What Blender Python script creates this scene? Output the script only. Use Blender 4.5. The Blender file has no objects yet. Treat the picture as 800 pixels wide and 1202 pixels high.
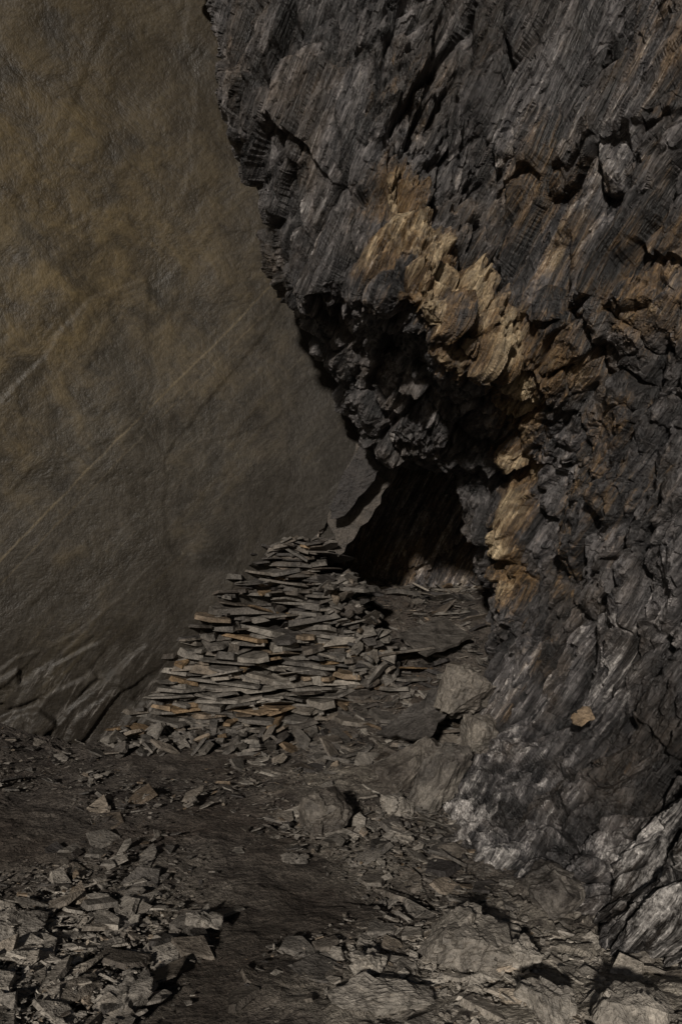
import bpy, bmesh, math, random
import numpy as np
from mathutils import Vector, Matrix, noise as mnoise
random.seed(7); rng=np.random.default_rng(7)
sc=bpy.context.scene
F=900.0; EYE=1.6
def sv(h,v,d):
    """pixel column, pixel row and depth -> world metres"""
    return ((h-400)/F*d, d, EYE+(640-v)/F*d)
# ---------------------------------------------------------------- numpy noise
def hsh(ix,iy,iz,s):
    v=np.sin(ix*127.1+iy*311.7+iz*74.7+s*53.3)*43758.5453
    return v-np.floor(v)
def vnoise(P,scale,seed=0):
    Q=P*scale; B=np.floor(Q); f=Q-B; f=f*f*(3-2*f); r=0
    for i in (0,1):
        for j in (0,1):
            for k in (0,1):
                w=(f[:,0] if i else 1-f[:,0])*(f[:,1] if j else 1-f[:,1])*(f[:,2] if k else 1-f[:,2])
                r=r+w*hsh(B[:,0]+i,B[:,1]+j,B[:,2]+k,seed)
    return r*2-1
def fbm(P,scale,seed=0,oct=4):
    r=0;a=.5
    for o in range(oct):
        r=r+a*vnoise(P+o*7.3,scale*2**o,seed+o); a*=.5
    return r
def facets(P,cell,R,sc3,seed,tilt=1.0):
    Q=(P@R.T)*np.array(sc3)/cell
    B=np.floor(Q-.5); n=len(P)
    d1=np.full(n,1e9); d2=np.full(n,1e9); C=np.zeros((n,3)); L=np.zeros((n,3))
    for i in (0,1):
        for j in (0,1):
            for k in (0,1):
                c=B+np.array([i,j,k])
                f=np.stack([hsh(c[:,0],c[:,1],c[:,2],seed+q)for q in range(3)],1)
                f=c+.5+(f-.5)*.85
                l=Q-f; d=(l*l).sum(1)
                m=d<d1
                d2=np.where(m,d1,np.minimum(d2,d))
                d1=np.where(m,d,d1); C[m]=c[m]; L[m]=l[m]
    r0=hsh(C[:,0],C[:,1],C[:,2],seed+11)
    t=np.stack([hsh(C[:,0],C[:,1],C[:,2],seed+20+q)for q in range(3)],1)*2-1
    h=(r0*2-1)*.6+tilt*(t*L).sum(1)*.8
    return h,hsh(C[:,0],C[:,1],C[:,2],seed+31),np.sqrt(d2)-np.sqrt(d1)
def nrm(v): v=np.array(v,float); return v/np.linalg.norm(v)
SD=nrm((0.42,-0.38,0.83)); ND=np.array((0.85,0.25,-.3)); ND=nrm(ND-SD*ND.dot(SD)); TD=np.cross(SD,ND)
R=np.array([SD,TD,ND])
def blur(A,nr,nc,k=1):
    A=A.reshape(nr,nc)
    for _ in range(k):
        p=np.pad(A,1,mode='edge')
        A=(p[:-2,1:-1]+p[2:,1:-1]+p[1:-1,:-2]+p[1:-1,2:]+2*p[1:-1,1:-1])/6
    return A.ravel()
# ---------------------------------------------------------------- mesh helpers
def mesh_obj(name,V,faces4,mat,attrs={},smooth=False):
    me=bpy.data.meshes.new(name)
    V=np.asarray(V,np.float32); Fc=np.asarray(faces4,np.int32)
    me.vertices.add(len(V)); me.vertices.foreach_set('co',V.ravel())
    k=Fc.shape[1]
    me.loops.add(Fc.size); me.loops.foreach_set('vertex_index',Fc.ravel())
    me.polygons.add(len(Fc)); me.polygons.foreach_set('loop_start',np.arange(0,Fc.size,k,dtype=np.int32))
    me.polygons.foreach_set('loop_total',np.full(len(Fc),k,np.int32))
    me.update(calc_edges=True)
    me.polygons.foreach_set('use_smooth',np.full(len(me.polygons),bool(smooth)))
    for a,v in attrs.items():
        at=me.attributes.new(a,'FLOAT','POINT'); at.data.foreach_set('value',np.asarray(v,np.float32))
    ob=bpy.data.objects.new(name,me); sc.collection.objects.link(ob); me.materials.append(mat)
    return ob
def grid_faces(nr,nc,flip=False):
    i=np.arange(nr*nc).reshape(nr,nc)
    a,b,c,d=i[:-1,:-1],i[:-1,1:],i[1:,1:],i[1:,:-1]
    q=np.stack([a,b,c,d],-1).reshape(-1,4)
    return q[:,::-1] if flip else q
def normals(G):
    du=np.gradient(G,axis=1); dv=np.gradient(G,axis=0)
    n=np.cross(du,dv); n/=np.linalg.norm(n,axis=2,keepdims=True)+1e-9
    return n
# ---------------------------------------------------------------- materials
class NT:
    def __init__(s,name):
        s.m=bpy.data.materials.new(name); s.m.use_nodes=True; s.t=s.m.node_tree; s.N=s.t.nodes; s.L=s.t.links
        s.b=s.N['Principled BSDF']; s.pos=s.N.new('ShaderNodeTexCoord').outputs['Object']
    def inp(s,sock,v):
        if hasattr(v,'links'): s.L.new(v,sock)
        else: sock.default_value=v
    def math(s,op,a,b=0.0,c=None,clamp=False):
        n=s.N.new('ShaderNodeMath'); n.operation=op; n.use_clamp=clamp
        s.inp(n.inputs[0],a); s.inp(n.inputs[1],b)
        if c is not None: s.inp(n.inputs[2],c)
        return n.outputs[0]
    def dot(s,d):
        n=s.N.new('ShaderNodeVectorMath'); n.operation='DOT_PRODUCT'; s.L.new(s.pos,n.inputs[0]); n.inputs[1].default_value=tuple(d); return n.outputs['Value']
    def comb(s,x,y,z):
        n=s.N.new('ShaderNodeCombineXYZ')
        for i,v in enumerate((x,y,z)): s.inp(n.inputs[i],v)
        return n.outputs[0]
    def aniso(s,a,b,c):
        return s.comb(s.dot(SD*a),s.dot(TD*b),s.dot(ND*c))
    def noise(s,vec,scale,detail=4,rough=.6,dist=0.0):
        n=s.N.new('ShaderNodeTexNoise'); s.L.new(vec,n.inputs['Vector']); n.inputs['Scale'].default_value=scale
        n.inputs['Detail'].default_value=detail; n.inputs['Roughness'].default_value=rough; n.inputs['Distortion'].default_value=dist
        return n.outputs['Fac']
    def flakes(s,vec,scale):
        n=s.N.new('ShaderNodeTexVoronoi'); s.L.new(vec,n.inputs['Vector']); n.inputs['Scale'].default_value=scale
        p=s.N.new('ShaderNodeSeparateColor'); s.L.new(n.outputs['Color'],p.inputs[0])
        return p.outputs[0]
    def ramp(s,v,lo,hi,a=0.0,b=1.0):
        n=s.N.new('ShaderNodeMapRange'); n.clamp=True; s.inp(n.inputs[0],v)
        for i,x in enumerate((lo,hi,a,b)): n.inputs[i+1].default_value=x
        return n.outputs[0]
    def mix(s,f,a,b,mode='MIX'):
        n=s.N.new('ShaderNodeMix'); n.data_type='RGBA'; n.blend_type=mode
        s.inp(n.inputs[0],f)
        for k,v in ((6,a),(7,b)):
            if isinstance(v,tuple): v=v+(1,) if len(v)==3 else v
            s.inp(n.inputs[k],v)
        return n.outputs[2]
    def attr(s,n_):
        n=s.N.new('ShaderNodeAttribute'); n.attribute_name=n_; return n.outputs['Fac']
    def hsum(s,*hs):
        r=None
        for h,k in hs:
            v=s.math('MULTIPLY',h,k); r=v if r is None else s.math('ADD',r,v)
        return r
    def bump(s,h,dist=1.0):
        n=s.N.new('ShaderNodeBump'); s.L.new(h,n.inputs['Height']); n.inputs['Distance'].default_value=dist
        return n.outputs[0]
    def fin(s,col,rough,normal=None,spec=.4):
        s.inp(s.b.inputs['Base Color'],col); s.inp(s.b.inputs['Roughness'],rough); s.b.inputs['Specular IOR Level'].default_value=spec
        if normal: s.L.new(normal,s.b.inputs['Normal'])
        return s.m
def gval(s,v): return s.comb(v,v,v)

def mat_rock():
    s=NT('foliated_slate')
    st=s.noise(s.aniso(.9,8,18),1.5,5,.70); fine=s.noise(s.aniso(3.5,24,54),1.7,3,.7); big=s.noise(s.pos,1.7,4,.65); grain=s.noise(s.pos,42,3,.75)
    fl=s.flakes(s.aniso(5,15,34),1.5)
    col=s.mix(s.ramp(st,.39,.62),(0.018,0.017,0.018),(0.138,0.128,0.126))
    col=s.mix(s.ramp(big,.46,.66,0,.65),col,(0.062,0.047,0.034))
    cell=s.attr('cell'); col=s.mix(1.0,col,gval(s,s.ramp(cell,.1,.85,.30,1.9)),'MULTIPLY')
    och=s.attr('ochre')
    rf=s.ramp(s.math('ADD',s.math('ADD',s.math('MULTIPLY',st,.6),s.math('MULTIPLY',big,.4)),s.math('MULTIPLY',och,.30)),.625,.735)
    rust=s.mix(s.ramp(fine,.35,.65),(0.062,0.035,0.016),(0.225,0.138,0.058))
    col=s.mix(s.math('MULTIPLY',rf,.78),col,rust)
    cn=s.math('ADD',s.math('ADD',s.math('MULTIPLY',big,.35),s.math('MULTIPLY',st,.35)),s.math('MULTIPLY',cell,.30))
    cf=s.ramp(s.math('ADD',cn,s.math('MULTIPLY',och,.5)),.85,1.02)
    cream=s.mix(s.ramp(fine,.3,.7),(0.24,0.17,0.09),(0.60,0.49,0.33))
    col=s.mix(s.math('MULTIPLY',cf,.88),col,cream)
    pale=s.attr('pale')
    pc=s.math('ADD',s.math('ADD',s.math('MULTIPLY',st,.55),s.math('MULTIPLY',fine,.30)),s.math('MULTIPLY',cell,.15))
    pf=s.ramp(s.math('ADD',pc,s.math('MULTIPLY',pale,.18)),.60,.71)
    col=s.mix(s.math('MULTIPLY',pf,.85),col,s.mix(s.ramp(grain,.3,.7),(0.20,0.185,0.175),(0.60,0.57,0.54)))
    col=s.mix(1.0,col,gval(s,s.ramp(grain,.3,.7,.6,1.4)),'MULTIPLY')
    col=s.mix(1.0,col,gval(s,s.ramp(fl,0,1,.55,1.45)),'MULTIPLY')
    b=s.bump(s.hsum((st,.045),(fine,.016),(grain,.008),(fl,.010)))
    return s.fin(col,s.ramp(fine,.3,.7,.30,.6),b,.55)
def mat_slab():
    s=NT('smooth_slate_face')
    n1=s.noise(s.pos,.8,4,.6,.3); n2=s.noise(s.pos,3.2,6,.7,.3); g=s.noise(s.pos,30,4,.7)
    sep=s.N.new('ShaderNodeSeparateXYZ'); s.L.new(s.pos,sep.inputs[0]); x,y,z=sep.outputs
    hgt=s.math('ADD',s.math('MULTIPLY',z,.16),s.math('MULTIPLY',x,-.10))
    f=s.ramp(s.math('ADD',s.math('ADD',hgt,s.math('MULTIPLY',n1,1.1)),s.math('MULTIPLY',n2,.7)),1.36,1.98)
    base=s.mix(s.ramp(n2,.35,.65),(0.036,0.030,0.021),(0.070,0.059,0.043))
    col=s.mix(f,base,s.mix(s.ramp(n2,.40,.60),(0.056,0.039,0.017),(0.140,0.099,0.040)))
    col=s.mix(s.ramp(s.math('ADD',z,s.math('MULTIPLY',n1,1.2)),.6,3.0,.92,0),col,(0.021,0.017,0.013))  # shade on the lower wall, painted into the colour
    col=s.mix(s.ramp(s.math('ADD',z,s.math('MULTIPLY',n1,1.4)),4.4,6.0,0,.75),col,(0.034,0.026,0.015))  # light falloff towards the top, painted as darker slate
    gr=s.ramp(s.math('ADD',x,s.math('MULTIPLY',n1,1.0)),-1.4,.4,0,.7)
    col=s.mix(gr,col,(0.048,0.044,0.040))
    q=s.math('ADD',s.math('SUBTRACT',s.math('MULTIPLY',x,.761),s.math('MULTIPLY',z,.650)),s.math('MULTIPLY',s.math('SUBTRACT',n1,.5),.10))
    q=s.math('ADD',q,s.math('MULTIPLY',s.math('SUBTRACT',g,.5),.014))
    vs=None
    brk=s.ramp(n2,.36,.56,.08,1)
    for q0,w,amp in ((-2.90,.007,.5),(-2.79,.006,.25),(-3.5,.004,.12),(-2.35,.004,.12)):
        d=s.math('ABSOLUTE',s.math('SUBTRACT',q,q0)); v=s.ramp(d,0,w*1.7,amp,0)
        vs=v if vs is None else s.math('MAXIMUM',vs,v)
    vs=s.math('MULTIPLY',vs,brk)
    band=s.noise(s.comb(s.math('MULTIPLY',q,9),s.math('MULTIPLY',z,.8),y),1.2,3,.5)
    col=s.mix(s.math('MULTIPLY',s.ramp(band,.55,.75,0,.45),s.ramp(n1,.4,.6)),col,(0.10,0.08,0.048))
    col=s.mix(vs,col,(0.22,0.175,0.11))
    pn=s.noise(s.comb(s.math('MULTIPLY',s.math('SUBTRACT',s.math('MULTIPLY',x,.85),s.math('MULTIPLY',z,.5)),28),s.math('MULTIPLY',z,4.5),y),1,5,.75)
    col=s.mix(s.math('MULTIPLY',s.ramp(pn,.54,.66,0,.85),s.attr('pale')),col,(0.24,0.22,0.20))
    spots=s.noise(s.pos,2.6,3,.5)
    col=s.mix(s.ramp(spots,.60,.70,0,.6),col,(0.020,0.017,0.013))
    col=s.mix(1.0,col,gval(s,s.ramp(g,.3,.7,.72,1.28)),'MULTIPLY')
    b=s.bump(s.hsum((n2,.03),(g,.005),(band,.008)))
    return s.fin(col,s.ramp(n2,.3,.7,.42,.72),b,.4)
def mat_ground():
    s=NT('mine_floor_dirt')
    n1=s.noise(s.pos,.9,4,.6,.3); n2=s.noise(s.pos,5,6,.7,.3); g=s.noise(s.pos,45,4,.75)
    col=s.mix(s.ramp(n2,.35,.65),(0.038,0.031,0.027),(0.140,0.120,0.102))
    col=s.mix(s.math('MULTIPLY',s.ramp(n1,.46,.62),.6),col,(0.058,0.042,0.031))
    col=s.mix(s.math('MULTIPLY',s.attr('pale'),s.ramp(n2,.36,.54)),col,(0.40,0.36,0.30))
    col=s.mix(s.attr('mud'),col,(0.045,0.034,0.026))
    col=s.mix(1.0,col,gval(s,s.ramp(g,.3,.7,.40,1.6)),'MULTIPLY')
    b=s.bump(s.hsum((n2,.08),(g,.035)))
    return s.fin(col,.75,b,.3)
def mat_shard(name,k=1.0):
    s=NT(name)
    n=s.noise(s.pos,9,5,.7,.3); g=s.noise(s.pos,60,3,.75); tone=s.attr('tone'); hue=s.attr('hue')
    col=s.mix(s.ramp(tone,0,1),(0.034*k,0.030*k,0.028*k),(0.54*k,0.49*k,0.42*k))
    col=s.mix(s.math('MULTIPLY',s.ramp(hue,.88,1.0),.6),col,(0.26*k,0.16*k,0.07*k))
    col=s.mix(s.math('MULTIPLY',s.ramp(hue,.0,.35,1,0),.45),col,(0.115*k,0.088*k,0.062*k))
    col=s.mix(1.0,col,gval(s,s.ramp(n,.3,.7,.35,1.65)),'MULTIPLY')
    col=s.mix(1.0,col,gval(s,s.ramp(g,.3,.7,.6,1.4)),'MULTIPLY')
    b=s.bump(s.hsum((n,.03),(g,.008)))
    return s.fin(col,s.ramp(n,.3,.7,.45,.75),b,.4)
M_rock=mat_rock(); M_slab=mat_slab(); M_gr=mat_ground(); M_sh=mat_shard('slate_chippings'); M_st=mat_shard('stacked_slate',.95)
# ---------------------------------------------------------------- rock mass (right wall + overhang)
rows=[
(-500,[(200,7.6),(110,6.6),(90,5.3),(200,4.9),(330,4.6),(480,4.4),(650,4.1),(850,3.6),(1500,2.2)]),
(-150,[(300,7.6),(235,6.5),(210,5.3),(280,4.95),(380,4.7),(500,4.5),(650,4.2),(850,3.6),(1500,2.2)]),
(0,[(330,7.5),(262,6.4),(244,5.3),(302,4.95),(420,4.7),(520,4.6),(660,4.25),(850,3.6),(1500,2.2)]),
(120,[(350,7.5),(292,6.4),(272,5.3),(325,4.95),(440,4.6),(540,4.65),(670,4.2),(850,3.6),(1500,2.2)]),
(230,[(390,7.5),(330,6.4),(310,5.3),(352,4.95),(460,4.45),(560,4.75),(680,4.2),(850,3.55),(1500,2.2)]),
(300,[(400,7.5),(340,6.4),(318,5.25),(360,4.85),(480,4.25),(575,4.65),(680,4.15),(850,3.55),(1500,2.1)]),
(345,[(410,7.5),(355,6.4),(330,5.1),(385,4.7),(500,4.15),(590,4.5),(685,4.1),(850,3.5),(1500,2.1)]),
(378,[(430,7.5),(375,6.6),(362,5.6),(415,5.05),(520,4.2),(600,4.45),(690,4.15),(850,3.5),(1500,2.1)]),
(430,[(450,7.5),(400,6.8),(385,5.7),(440,5.25),(560,4.4),(612,4.5),(700,4.25),(850,3.5),(1500,2.1)]),
(475,[(480,7.5),(430,6.9),(410,5.8),(462,5.4),(562,5.0),(618,4.8),(700,4.35),(850,3.5),(1500,2.0)]),
(510,[(500,7.6),(460,6.9),(432,5.85),(485,5.45),(560,5.35),(615,5.05),(700,4.4),(850,3.5),(1500,2.0)]),
(536,[(530,8),(485,7.0),(452,6.0),(500,5.75),(538,5.6),(612,5.15),(700,4.4),(850,3.5),(1500,2.0)]),
(554,[(600,8.5),(565,7.2),(540,6.1),(558,5.85),(590,5.5),(628,5.15),(700,4.4),(850,3.45),(1500,1.9)]),
(620,[(610,8.5),(570,7.2),(550,6.1),(566,5.8),(590,5.4),(632,5.1),(705,4.35),(850,3.4),(1500,1.9)]),
(690,[(640,8.5),(595,7.2),(577,6.1),(588,5.8),(606,5.4),(642,5.0),(712,4.3),(850,3.35),(1500,1.9)]),
(770,[(640,8.5),(600,7.2),(580,6.1),(590,5.65),(608,5.25),(645,4.8),(720,4.15),(850,3.25),(1500,1.8)]),
(850,[(620,8),(590,7.0),(562,5.7),(577,5.3),(602,4.95),(646,4.55),(720,3.95),(850,3.1),(1500,1.8)]),
(930,[(600,7),(560,5.8),(528,4.75),(548,4.55),(582,4.3),(640,4.0),(720,3.6),(850,2.95),(1500,1.75)]),
(1000,[(580,6),(540,5.0),(503,4.2),(528,4.05),(570,3.85),(632,3.6),(720,3.3),(850,2.8),(1500,1.7)]),
(1060,[(560,6),(540,5.0),(520,4.4),(545,4.1),(590,3.72),(645,3.42),(720,3.15),(850,2.7),(1500,1.65)]),
(1130,[(560,6),(550,5.0),(540,4.6),(570,4.3),(620,3.95),(672,3.4),(735,3.0),(850,2.6),(1500,1.6)]),
(1300,[(560,6),(550,5.2),(545,4.9),(580,4.7),(630,4.3),(690,3.7),(760,3.2),(850,2.6),(1500,1.6)]),
]
C=np.array([[sv(h,v,d) for h,d in r] for v,r in rows])
vv=[r[0] for r in rows]
tr=[]
for i in range(len(vv)-1):
    n=max(8,int((vv[i+1]-vv[i])*(.2 if vv[i+1]<=-140 else (.4 if vv[i+1]<=0 else .85))))
    tr+=list(i+np.arange(n)/n)
tr=np.array(tr+[len(vv)-1.0])
tc=[]
for i,n in enumerate((30,50,80,120,110,110,140,50)):
    tc+=list(i+np.arange(n)/n)
tc=np.array(tc+[8.0])
def smoothrow(A,t):
    n=len(A); i=np.clip(np.floor(t).astype(int),0,n-2); f=(t-i).reshape((-1,)+(1,)*(A.ndim-1))
    p1=A[i];p2=A[i+1];p0=A[np.clip(i-1,0,n-1)];p3=A[np.clip(i+2,0,n-1)]
    c=.5*(2*p1+(p2-p0)*f+(2*p0-5*p1+4*p2-p3)*f*f+(3*p1-p0-3*p2+p3)*f**3)
    l=p1+(p2-p1)*f
    return .5*c+.5*l
G=smoothrow(C,tr); G=np.swapaxes(smoothrow(np.swapaxes(G,0,1),tc),0,1)
nr,nc=G.shape[:2]; N=normals(G)
if N[nr//2,nc//2].dot(np.array([0,-1,0]))<0: N=-N
P=G.reshape(-1,3); Nn=np.stack([blur(N[...,q].ravel(),nr,nc,14) for q in range(3)],1); Nn/=np.linalg.norm(Nn,axis=1,keepdims=True)
W=P+.04*np.stack([fbm(P,3,s,3) for s in (1,2,3)],1)
h0,c0,e0=facets(W,1.3,R,(.9,1.5,2.2),3)
h1,c1,e1=facets(W,.75,R,(.65,2.2,2.8),5,1.2)
h2,c2,e2=facets(W,.40,R,(.6,2.2,3.0),55,1.2)
h3,c3,e3=facets(W,.18,R,(.6,1.9,2.8),105)
h4,c4,e4=facets(W,.07,R,(.7,1.6,2.6),165)
W2=P+.012*np.stack([fbm(P,4,s,3) for s in (1,2,3)],1)
h5,c5,e5=facets(W2,.60,R,(.13,2.6,3.4),205,.9)
h6,c6,e6=facets(W2,.24,R,(.14,2.6,3.4),215,1.0)
lowr=np.clip((2.4-P[:,2])/.8,0,1)*np.clip((P[:,0]-.3)/.4,0,1)     # slanted ribs of the footwall
a=1-lowr
cr1=np.clip(.12-e1,0,.12)/.12*a; cr5=np.clip(.20-e5,0,.20)/.20*lowr; cr2=np.clip(.12-e2,0,.12)/.12*a; cr6=np.clip(.14-e6,0,.14)/.14*lowr
D=.10*h0*(1-.8*lowr)+.10*h1*a+.060*h2*(1-.85*lowr)+lowr*(.105*h5+.06*h6)
D-=.07*cr1+.07*cr5+.03*cr2+.02*cr6
wz=P[:,2]+.06*fbm(P,3,77,3)
D+=.05*((wz>3.74-.12*(P[:,0]-1.2))&(P[:,0]>.95)) + .04*((wz>4.05-.1*P[:,0])&(P[:,0]<.7)&(P[:,0]>.1))
D=blur(D,nr,nc,2)+blur(.032*h3*(1-.5*lowr),nr,nc,1)+.014*h4+.05*fbm(P,3,9,4)*(1-.5*lowr)+.010*fbm(P,18,19,3)
P2=P+Nn*D[:,None]+np.outer(blur((.03*h3+.03*h2)*a,nr,nc,3),SD)
def blobs(P,L):
    r=np.zeros(len(P))
    for (h,v,d,rad,w) in L:
        q=np.array(sv(h,v,d)); r=np.maximum(r,w*np.exp(-((P-q)**2).sum(1)/(2*rad*rad)))
    return r
och=blobs(P,[(470,215,4.5,.20,.9),(480,270,4.3,.22,1.0),(520,300,4.3,.24,1.05),(545,340,4.4,.22,1.05),(450,300,4.4,.2,.85),(490,345,4.15,.2,1),(580,400,4.45,.21,1.08),(540,410,4.4,.18,1),(500,380,4.25,.16,.9),(610,450,4.7,.18,1.0),(610,480,4.9,.17,1),
 (602,515,5.0,.18,1.0),(600,550,5.2,.18,1.03),(595,590,5.35,.20,1.1),(578,640,5.5,.20,1.15),(590,690,5.5,.18,1.0),(650,400,4.4,.26,.7),(640,270,4.3,.33,.7),(700,230,4.1,.3,.55),(760,330,3.9,.35,.65),(450,110,4.7,.3,.35),(620,170,4.4,.4,.45),(690,560,4.3,.45,.55),(640,620,4.8,.3,.6),(560,800,5.3,.3,.3),(790,60,3.8,.4,.5),(600,770,5,.25,.45),(690,860,3.9,.12,.6)])
pale=np.clip((1.3-P[:,2])/1.3,0,1)*np.clip((P[:,0]-.2)/.5,0,1)*.5
pale=np.maximum(pale,blobs(P,[(690,200,4.1,.35,.45),(560,170,4.6,.3,.4),(590,1040,3.7,.22,1.1),(760,1000,3.1,.25,1.2),(790,1080,2.8,.3,1.2),(540,960,4.3,.25,1.0),(700,800,4,.35,.65),(460,300,4.5,.3,.3),(340,300,5,.3,.45),(480,540,5.7,.4,.3)]))
cell=.40*(c2*(1-lowr)+c5*lowr)+.25*(c3*(1-lowr)+c6*lowr)+.15*c4+.2*(c1*a+.5*lowr)-.3*cr1-.35*cr5-.15*cr2-.2*cr6  # random facet tone, minus painted shade in the crevices
mesh_obj('slate_rock_wall',P2,grid_faces(nr,nc),M_rock,{'cell':cell,'ochre':och,'pale':pale})
# ---------------------------------------------------------------- smooth slab (left wall)
def slab_y(x,z):
    return 6.34+.45*(x+1.65)-.14*z+ .10*np.maximum(0,z-2.2)
def xe(z): return -.04+.69*(z-1.49)
nz=560; zs=np.concatenate([np.linspace(-.4,5.8,500),np.linspace(5.85,9,60)])
NU=480; xs=np.linspace(0,1,NU)
Z,U=np.meshgrid(zs,xs,indexing='ij')
xend=np.clip(xe(Z),-.6,2.2)
nf=400; ub=nf/NU
Uf=np.clip(U/ub,0,1); X=-6.5+(xend+6.5)*Uf**.7
Y=slab_y(X,Z)
back=np.clip((U-ub)/(1-ub),0,1)
Y=Y+back*4; X=X+back*.15
P=np.stack([X,Y,Z],-1).reshape(-1,3)
n0=nrm((.45,-1,-.14))
Rs=np.array([nrm((.65,0.29,.76)),[0,0,0],n0]); Rs[1]=np.cross(Rs[2],Rs[0])
W=P+.12*np.stack([fbm(P,1.5,s,3) for s in (11,12,13)],1)
h1,_,_=facets(W,1.6,Rs,(.6,1.3,.8),205,.5); h2,_,_=facets(W,.5,Rs,(.5,1.4,.8),215,.7)
rough=np.clip((1.0-P[:,2])/.9,0,1)*np.clip((-1.2-P[:,0])/.5,0,1)
h3,_,_=facets(W,.22,Rs,(.5,1.4,1),225,1)
D=.012*h1+.003*h2+.13*fbm(P,.6,21,3)+.012*fbm(P,4,22,4)+blur(rough*(.08*h2+.06*h3),len(zs),NU,1)
edge=np.clip(1-np.abs(U.ravel()-ub)*60,0,1)
P2=P+n0*D[:,None]+np.outer(edge*fbm(P,4,31,3)*.12,[1,0,0])
pl=blobs(P,[(165,810,6.2,.20,1),(115,830,6.1,.24,1),(60,800,6,.22,.6),(30,850,5.9,.2,.5)])
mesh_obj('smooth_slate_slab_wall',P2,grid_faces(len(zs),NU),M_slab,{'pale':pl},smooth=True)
# ---------------------------------------------------------------- ground
def sstep(a,b,x): t=np.clip((x-a)/(b-a),0,1); return t*t*(3-2*t)
def gh(x,y):
    x=np.asarray(x,float); y=np.asarray(y,float)
    z=sstep(5.4,7.7,y)*1.13*sstep(-.5,.45,x)
    z=z+.05*np.exp(-((x+.02)**2/.18+(y-4.75)**2/.3))
    z=z+.10*np.exp(-((x-.55)**2/.10+(y-5.2)**2/.5))
    z=z+.12*sstep(3.0,2.2,y)*sstep(.2,1.2,x)+.10*sstep(3.4,2.4,y)*sstep(-.3,-1.4,x)
    z=z-.07*np.exp(-((x-.3)**2/.15+(y-3.6)**2/.05))
    z=z+.25*sstep(-2.0,-2.8,x)*sstep(4.5,6,y)
    return z
def axis(a,b,n,ext):
    l=np.linspace(a,b,n); e=np.geomspace(.05,ext,26)
    return np.concatenate([a-e[::-1],l,b+e])
xs=axis(-3.6,2.6,460,60); ys=np.concatenate([1.7-np.geomspace(.05,60,26)[::-1],np.linspace(1.7,5,380),np.linspace(5.01,9,220),9+np.geomspace(.05,50,26)])
Yg,Xg=np.meshgrid(ys,xs,indexing='ij'); P=np.stack([Xg.ravel(),Yg.ravel(),0*Xg.ravel()],1)
W=P+.06*np.stack([fbm(P,4,s,3) for s in (41,42,43)],1)
I3=np.eye(3)
h1,_,_=facets(W,.35,I3,(1,1,.01),301,.6); h2,_,e2=facets(W,.13,I3,(1,1,.01),311,1); h3,_,_=facets(W,.05,I3,(1,1,.01),321,1)
nn=fbm(P,1.2,51,4)
rub=np.clip(.45+1.2*fbm(P,1.0,61,3),.3,1)
mud=np.exp(-((P[:,0]+.36+.12*np.sin(P[:,1]*3))**2/.10+(P[:,1]-2.9)**2/1.2))
P[:,2]=gh(P[:,0],P[:,1])+.06*nn+(rub*(1-.5*mud))*(.02*h1+.018*h2+.010*h3)+.03*fbm(P,7,71,4)
pl=np.clip(blobs(np.c_[P[:,:2],np.zeros(len(P))],[(60,1120,2.9,.5,.9),(640,1150,2.7,.4,1),(760,1180,2.6,.3,1),(600,1100,3.1,.25,.8),(430,1000,4,.25,.6),(450,1160,2.7,.3,.7),(400,920,5.2,.3,.5)]),0,1)
mesh_obj('ground',P,grid_faces(len(ys),len(xs)),M_gr,{'pale':pl,'mud':.8*mud})
# ---------------------------------------------------------------- tunnel
th=np.linspace(-.25,math.pi+.25,130); yy=np.concatenate([np.linspace(6.75,7.6,90),np.linspace(7.6,8.25,60)])
T,YY=np.meshgrid(th,yy,indexing='xy')
cl=np.sqrt(np.clip((8.25-YY)/.65,0,1))
X=1.1+1.45*np.cos(T)*cl; Z=.9+1.65*np.sin(T)*cl
P=np.stack([X,YY,Z],-1).reshape(-1,3); ctr=np.array([1.1,7.4,.9])
W=P+.1*np.stack([fbm(P,2,s,3) for s in (81,82,83)],1)
h1,c1,_=facets(W,.6,R,(1,1.4,2),401); h2,c2,_=facets(W,.22,R,(1,1.4,2.4),411)
dr=P-ctr; dr/=np.linalg.norm(dr,axis=1,keepdims=True)
P=P+dr*(.10*h1+.04*h2)[:,None]
mesh_obj('mine_tunnel',P,grid_faces(len(yy),len(th)),M_rock,{'cell':.35+.35*c1+.35*c2,'ochre':np.full(len(P),.5),'pale':np.full(len(P),.35)})
# ---------------------------------------------------------------- shards
class Soup:
    def __init__(s): s.V=[];s.T=[];s.tone=[];s.hue=[];s.n=0
    def prism(s,c,Rm,rx,ry,th,tone,hue,n=6,squar=.0):
        ang=np.sort((np.arange(n)+rng.uniform(-.4,.4,n))/n*2*math.pi)
        rr=rng.uniform(.65,1.1,n)
        if squar: rr=rng.uniform(.85,1.05,n)/np.maximum(np.abs(np.cos(ang)),np.abs(np.sin(ang)))**squar
        a=np.stack([np.cos(ang)*rr*rx,np.sin(ang)*rr*ry,np.full(n,-th/2)],1)
        b=a.copy(); b[:,2]=th/2+rng.uniform(-.25,.25,n)*th; b[:,:2]*=rng.uniform(.8,1.0,(n,1))
        top=np.concatenate([a,b,[[0,0,th/2]],[[0,0,-th/2]]])@np.array(Rm).T+np.array(c)
        s.V.append(top); k=s.n
        for i in range(n):
            j=(i+1)%n
            s.T+= [(k+i,k+j,k+n+j),(k+i,k+n+j,k+n+i),(k+n+i,k+n+j,k+2*n),(k+j,k+i,k+2*n+1)]
        s.tone+= [tone]*(2*n+2); s.hue+=[hue]*(2*n+2); s.n+=2*n+2
    def build(s,name,mat): return mesh_obj(name,np.concatenate(s.V),s.T,mat,{'tone':s.tone,'hue':s.hue})
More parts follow.
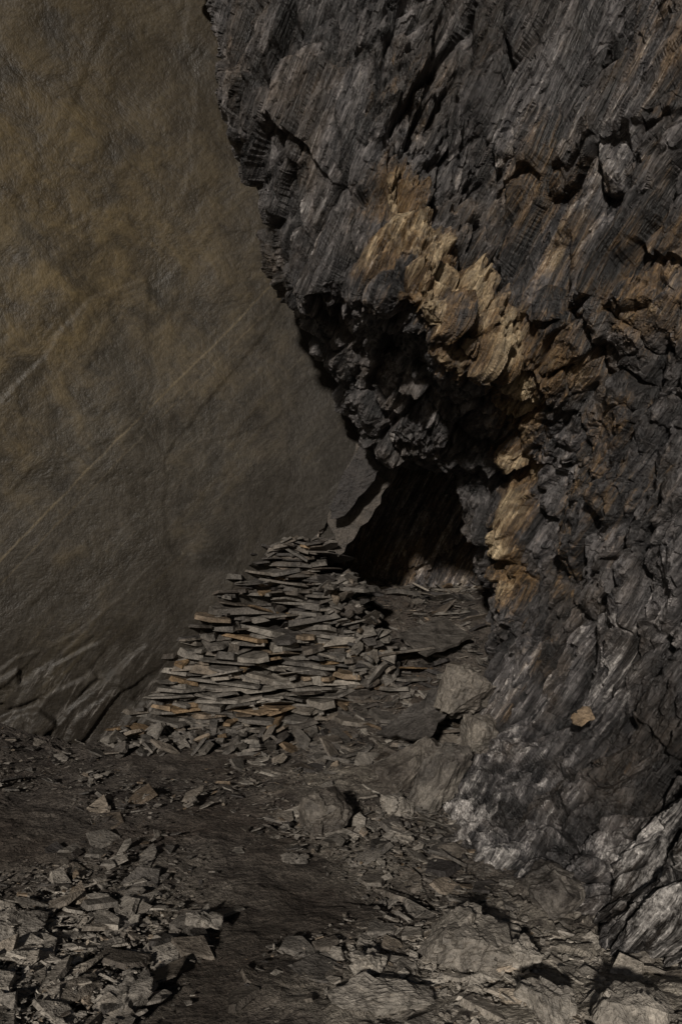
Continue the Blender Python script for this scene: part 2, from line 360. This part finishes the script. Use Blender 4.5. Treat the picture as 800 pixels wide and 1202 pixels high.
def rotm(rx,ry,rz): return np.array(Matrix.Rotation(rz,3,'Z')@Matrix.Rotation(ry,3,'Y')@Matrix.Rotation(rx,3,'X'))
S=Soup()
def stk_y(x,z): return 6.18+.17*z+.06*math.sin(x*3+z*2)
z=-.12
while z<1.62:
    t=random.uniform(.014,.038)
    if random.random()<.12: t=random.uniform(.045,.07)
    xl=-1.90+.76*max(z,0)+random.uniform(-.14,.08); xr=.14-.14*z+random.uniform(-.20,.12)
    if z>1.25: xl+=.28*(z-1.25)/.35; xr-=.10*(z-1.25)/.35
    if z<.8: xr+=.40*(.8-z)+random.uniform(0,.2)
    x=xl
    while x<xr:
        L=random.uniform(.06,.30) if random.random()<.82 else random.uniform(.3,.6)
        tt=t*random.uniform(.5,1.05); ry=.17
        if random.random()<.10: tt*=2.0
        sag=.05*math.sin(x*3.1+z*3)+.03*math.sin(x*9+z)
        yf=float(stk_y(x+L/2,z))+random.gauss(0,.05)
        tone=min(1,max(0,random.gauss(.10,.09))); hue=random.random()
        lit=math.exp(-((x+.75)**2/.5+(z-.45)**2/.16)); tone=min(1,tone+lit*(.38*random.random()+.04)); hue=min(1,hue+.09*lit)  # pool of light painted into slate tone and hue
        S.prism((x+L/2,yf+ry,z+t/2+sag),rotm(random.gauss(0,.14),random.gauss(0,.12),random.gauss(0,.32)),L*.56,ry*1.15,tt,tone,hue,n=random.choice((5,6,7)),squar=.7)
        x+=L*random.uniform(.82,1.08)
    yb=6.4
    while yb<7.6:
        L=random.uniform(.12,.4)
        S.prism((xr-.12+random.uniform(-.05,.05)+(yb-6.4)*.05,yb+L/2,z+t/2),rotm(random.gauss(0,.06),random.gauss(0,.06),random.gauss(0,.2)),.16,L*.55,t*.85,max(0,random.gauss(.08,.06)),random.random()*.85,n=7,squar=.6)
        yb+=L*.9
    z+=t*.93
for i in range(110):
    x=random.uniform(-.58,-.12)
    S.prism((x,random.uniform(6.4,6.9),1.56+random.uniform(-.03,.08)-(.3*max(0,-x-.45))),rotm(random.gauss(0,.25),random.gauss(0,.25),random.uniform(0,6)),random.uniform(.05,.18),random.uniform(.04,.12),random.uniform(.012,.03),random.uniform(.02,.25),random.random(),n=6)
for i in range(520): # slumped pieces spilling off the right-hand shoulder and the toe
    if i<340:
        z0=random.random(); x=-.08+.62*(1-z0)+random.uniform(-.14,.18); y=6.25+random.uniform(-.05,.5); zz=.12+1.22*z0
    else:
        x=random.uniform(-1.8,.3); y=random.uniform(5.85,6.2); zz=random.uniform(.0,.14)
    S.prism((x,y,zz),rotm(random.gauss(.25,.25),random.gauss(.35,.3),random.uniform(0,6)),random.uniform(.04,.15),random.uniform(.03,.09),random.uniform(.01,.03),random.uniform(.02,.3),random.random()*.97,n=6)
S.build('dry_stone_slate_stack',M_st)
# rubble
S=Soup()
def inrock(x,y):
    foot=np.interp(y,[2.4,2.95,3.3,3.5,4.1,4.7,5.3,6.1],[1.5,1.25,1.0,.62,.50,.70,1.0,1.25]); return x>foot+.25
def gz(x,y): return float(gh(x,y))
for i in range(52000):
    y=2.2+(random.random()**1.25)*6.2; x=random.uniform(-.5,.5)*y*1.15
    if inrock(x,y): continue
    if y>6.2 and x<-.1: continue
    if y>6.0+.45*(x+1.65)+.3 and x<-1.5: continue
    pn=mnoise.noise(Vector((x*1.3,y*1.3,0)))
    dens=.38+.8*pn
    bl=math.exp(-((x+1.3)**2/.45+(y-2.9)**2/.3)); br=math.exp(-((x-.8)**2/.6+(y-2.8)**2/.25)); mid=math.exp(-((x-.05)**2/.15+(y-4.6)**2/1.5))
    path=math.exp(-((x+.36+.12*math.sin(y*3))**2/.10+(y-2.9)**2/1.2))
    slope=1.0 if (y>5.3 and x>-.3) else 0
    dens+=.7*bl+.7*br+.5*mid+.9*slope-.7*path
    if not slope: dens-=.30*math.exp(-((x+1.2)**2/.9+(y-4.5)**2/.7))
    if random.random()>dens: continue
    u=1-random.random()
    r=min(.13,.0075*u**-.61)
    if slope: r=min(.2,r*1.9)
    asp=random.uniform(.35,.9); th=r*random.uniform(.06,.20)
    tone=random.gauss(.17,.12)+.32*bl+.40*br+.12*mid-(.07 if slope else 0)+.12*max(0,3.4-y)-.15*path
    tl=.24 if not slope else .32
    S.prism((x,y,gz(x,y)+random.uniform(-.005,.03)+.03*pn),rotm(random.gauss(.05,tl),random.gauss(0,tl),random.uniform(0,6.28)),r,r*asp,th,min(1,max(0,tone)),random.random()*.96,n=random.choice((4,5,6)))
S.build('slate_rubble',M_sh)
# ---------------------------------------------------------------- boulders & plates
def boulder(name,loc,size,rot,tone,hue,seed):
    r=random.Random(seed); bm=bmesh.new()
    for i in range(22):
        v=Vector((r.gauss(0,1),r.gauss(0,1),r.gauss(0,1))).normalized()
        m=max(abs(v.x),abs(v.y),abs(v.z)); v=v/(m**.6)*(r.uniform(.8,1)); bm.verts.new(v)
    bmesh.ops.convex_hull(bm,input=bm.verts)
    bmesh.ops.delete(bm,geom=[v for v in bm.verts if not v.link_faces],context='VERTS')
    bmesh.ops.subdivide_edges(bm,edges=bm.edges[:],cuts=9,use_grid_fill=True)
    bmesh.ops.triangulate(bm,faces=bm.faces[:])
    bm.verts.index_update()
    V=np.array([v.co[:] for v in bm.verts])*np.array(size)/2; Fc=[[v.index for v in f.verts] for f in bm.faces]
    bm.free()
    Rm=rotm(*rot); V=V@Rm.T+np.array(loc)
    c=np.array(loc); d=V-c; d/=np.linalg.norm(d,axis=1,keepdims=True)+1e-6
    Wv=V+.03*np.stack([fbm(V,8,s,2) for s in (1,2,3)],1)
    h,_,_=facets(Wv,.13,R,(1,1.3,2.5),seed,1); h2,_,_=facets(Wv,.045,R,(1,1.3,2.5),seed+3,1)
    V=V+d*(.022*h+.008*h2+.03*fbm(V,4,seed,3))[:,None]
    mesh_obj(name,V,Fc,M_sh,{'tone':np.clip(tone+.3*fbm(V,6,seed+1,3),0,1),'hue':np.full(len(V),hue)})
def B(h,v,d,sx,sy,sz,rot,tone,hue=.5,seed=1,dz=0):
    p=sv(h,v,d); boulder('slate_boulder',(p[0],p[1],p[2]+dz),(sx,sy,sz),rot,tone,hue,seed)
B(543,815,5.5,.40,.4,.5,(.1,.25,.3),.27,.2,11)
B(560,868,5.1,.30,.3,.34,(.1,.15,.3),.20,.2,31)
B(480,900,4.95,.55,.35,.28,(.4,-.5,.4),.10,.2,12)
B(515,915,4.6,.55,.3,.22,(.3,-.9,.2),.12,.3,13)
B(378,955,4.25,.30,.28,.27,(.1,.1,.5),.09,.2,14)
B(545,1105,2.93,.38,.34,.20,(.05,.05,.2),.36,.3,15)
B(440,1168,2.64,.40,.20,.07,(.05,.04,.1),.40,.4,16)
B(430,1132,2.84,.17,.14,.08,(.1,.1,.6),.5,.5,17)
B(650,1040,3.35,.32,.3,.22,(.2,.1,.9),.09,.3,18)
B(20,1088,3.1,.30,.22,.07,(.2,.1,.5),.32,.4,19)
B(155,1168,2.62,.22,.16,.07,(.2,-.1,.9),.3,.4,20)
B(745,1190,2.4,.34,.24,.12,(.1,.1,.3),.48,.5,21)
B(640,1178,2.48,.22,.16,.09,(.1,.1,.7),.44,.5,22)
B(465,945,4.5,.22,.2,.14,(.3,.1,.7),.36,.4,23)
B(240,1080,3.15,.16,.10,.05,(.2,.1,.2),.3,.6,27)
B(683,842,3.93,.20,.12,.04,(.2,-.5,.9),.22,.97,28)
B(610,1120,2.85,.16,.14,.1,(.2,.1,.4),.42,.4,29)
B(345,1010,3.95,.16,.14,.07,(.2,.1,.4),.3,.4,30)
def plate(name,pts,th,tone,hue,seed):
    pts=[Vector(p) for p in pts]; n=(pts[1]-pts[0]).cross(pts[2]-pts[0]).normalized(); r=random.Random(seed)
    out=[]
    for i,p in enumerate(pts):
        q=pts[(i+1)%len(pts)]; L=(q-p).length; k=max(2,int(L/.06))
        for j in range(k):
            w=p.lerp(q,j/k)
            if j: w=w+(q-p).cross(n).normalized()*r.uniform(-.018,.018)
            out.append(w)
    c=sum(out,Vector())/len(out); m=len(out)
    V=[]
    for s_ in (1,-1):
        for ring in (1.0,.7,.35):
            for w in out: V.append(c+(w-c)*(ring*(r.uniform(.97,1.0)))+n*s_*(th/2)+n*r.uniform(-1,1)*.004)
        V.append(c+n*s_*th/2)
    T=[]; blk=3*m+1
    for s_ in range(2):
        o=s_*blk
        for a_ in range(2):
            for i in range(m):
                j=(i+1)%m; A,Bq,Cq,Dq=o+a_*m+i,o+a_*m+j,o+(a_+1)*m+j,o+(a_+1)*m+i
                T+=[(A,Bq,Cq),(A,Cq,Dq)]
        for i in range(m): T.append((o+2*m+i,o+2*m+(i+1)%m,o+3*m))
    for i in range(m):
        j=(i+1)%m; T+=[(i,j,blk+j),(i,blk+j,blk+i)]
    mesh_obj(name,V,T,M_sh,{'tone':np.full(len(V),tone),'hue':np.full(len(V),hue)})
plate('leaning_slate_slab',[sv(418,520,6.5),sv(468,552,6.5),sv(436,606,6.5),sv(396,655,6.5),sv(384,605,6.5)],.06,.05,.2,1)
plate('leaning_slate_slab',[sv(422,522,6.25),sv(450,548,6.25),sv(404,606,6.3),sv(388,610,6.3),sv(386,595,6.3)],.04,.0,.5,2)
plate('leaning_slate_slab',[sv(440,862,5.6),sv(520,800,5.75),sv(545,812,5.7),sv(500,870,5.3)],.04,.05,.5,3)
plate('leaning_slate_slab',[sv(465,745,6.6),sv(520,725,6.9),sv(555,748,6.6),sv(500,770,6.3)],.03,.08,.3,4)
# ---------------------------------------------------------------- light, camera, world
w=bpy.data.worlds.new('World'); sc.world=w; w.use_nodes=True
nt=w.node_tree; bg=nt.nodes['Background']; sky=nt.nodes.new('ShaderNodeTexSky'); sky.sky_type='NISHITA'; sky.sun_disc=False
EL=math.radians(20); AZ=math.radians(-166)
sky.sun_elevation=EL; sky.sun_rotation=AZ
nt.links.new(sky.outputs[0],bg.inputs[0]); bg.inputs[1].default_value=.013
sun=bpy.data.lights.new('sun','SUN'); sun.energy=2.9; sun.angle=math.radians(3); sun.color=(1,.93,.84)
so=bpy.data.objects.new('sun',sun); sc.collection.objects.link(so)
tosun=Vector((math.sin(AZ)*math.cos(EL),math.cos(AZ)*math.cos(EL),math.sin(EL)))
so.rotation_euler=tosun.to_track_quat('Z','Y').to_euler()
cam=bpy.data.cameras.new('camera'); co=bpy.data.objects.new('camera',cam); sc.collection.objects.link(co)
co.location=(0,0,EYE); co.rotation_euler=(math.pi/2,0,0)
cam.sensor_fit='VERTICAL'; cam.sensor_height=36; cam.lens=36*F/1202; cam.shift_y=39/1202; cam.clip_end=300; cam.clip_start=.05
sc.camera=co
sc.view_settings.view_transform='Standard'; sc.view_settings.look='None'; sc.view_settings.exposure=0
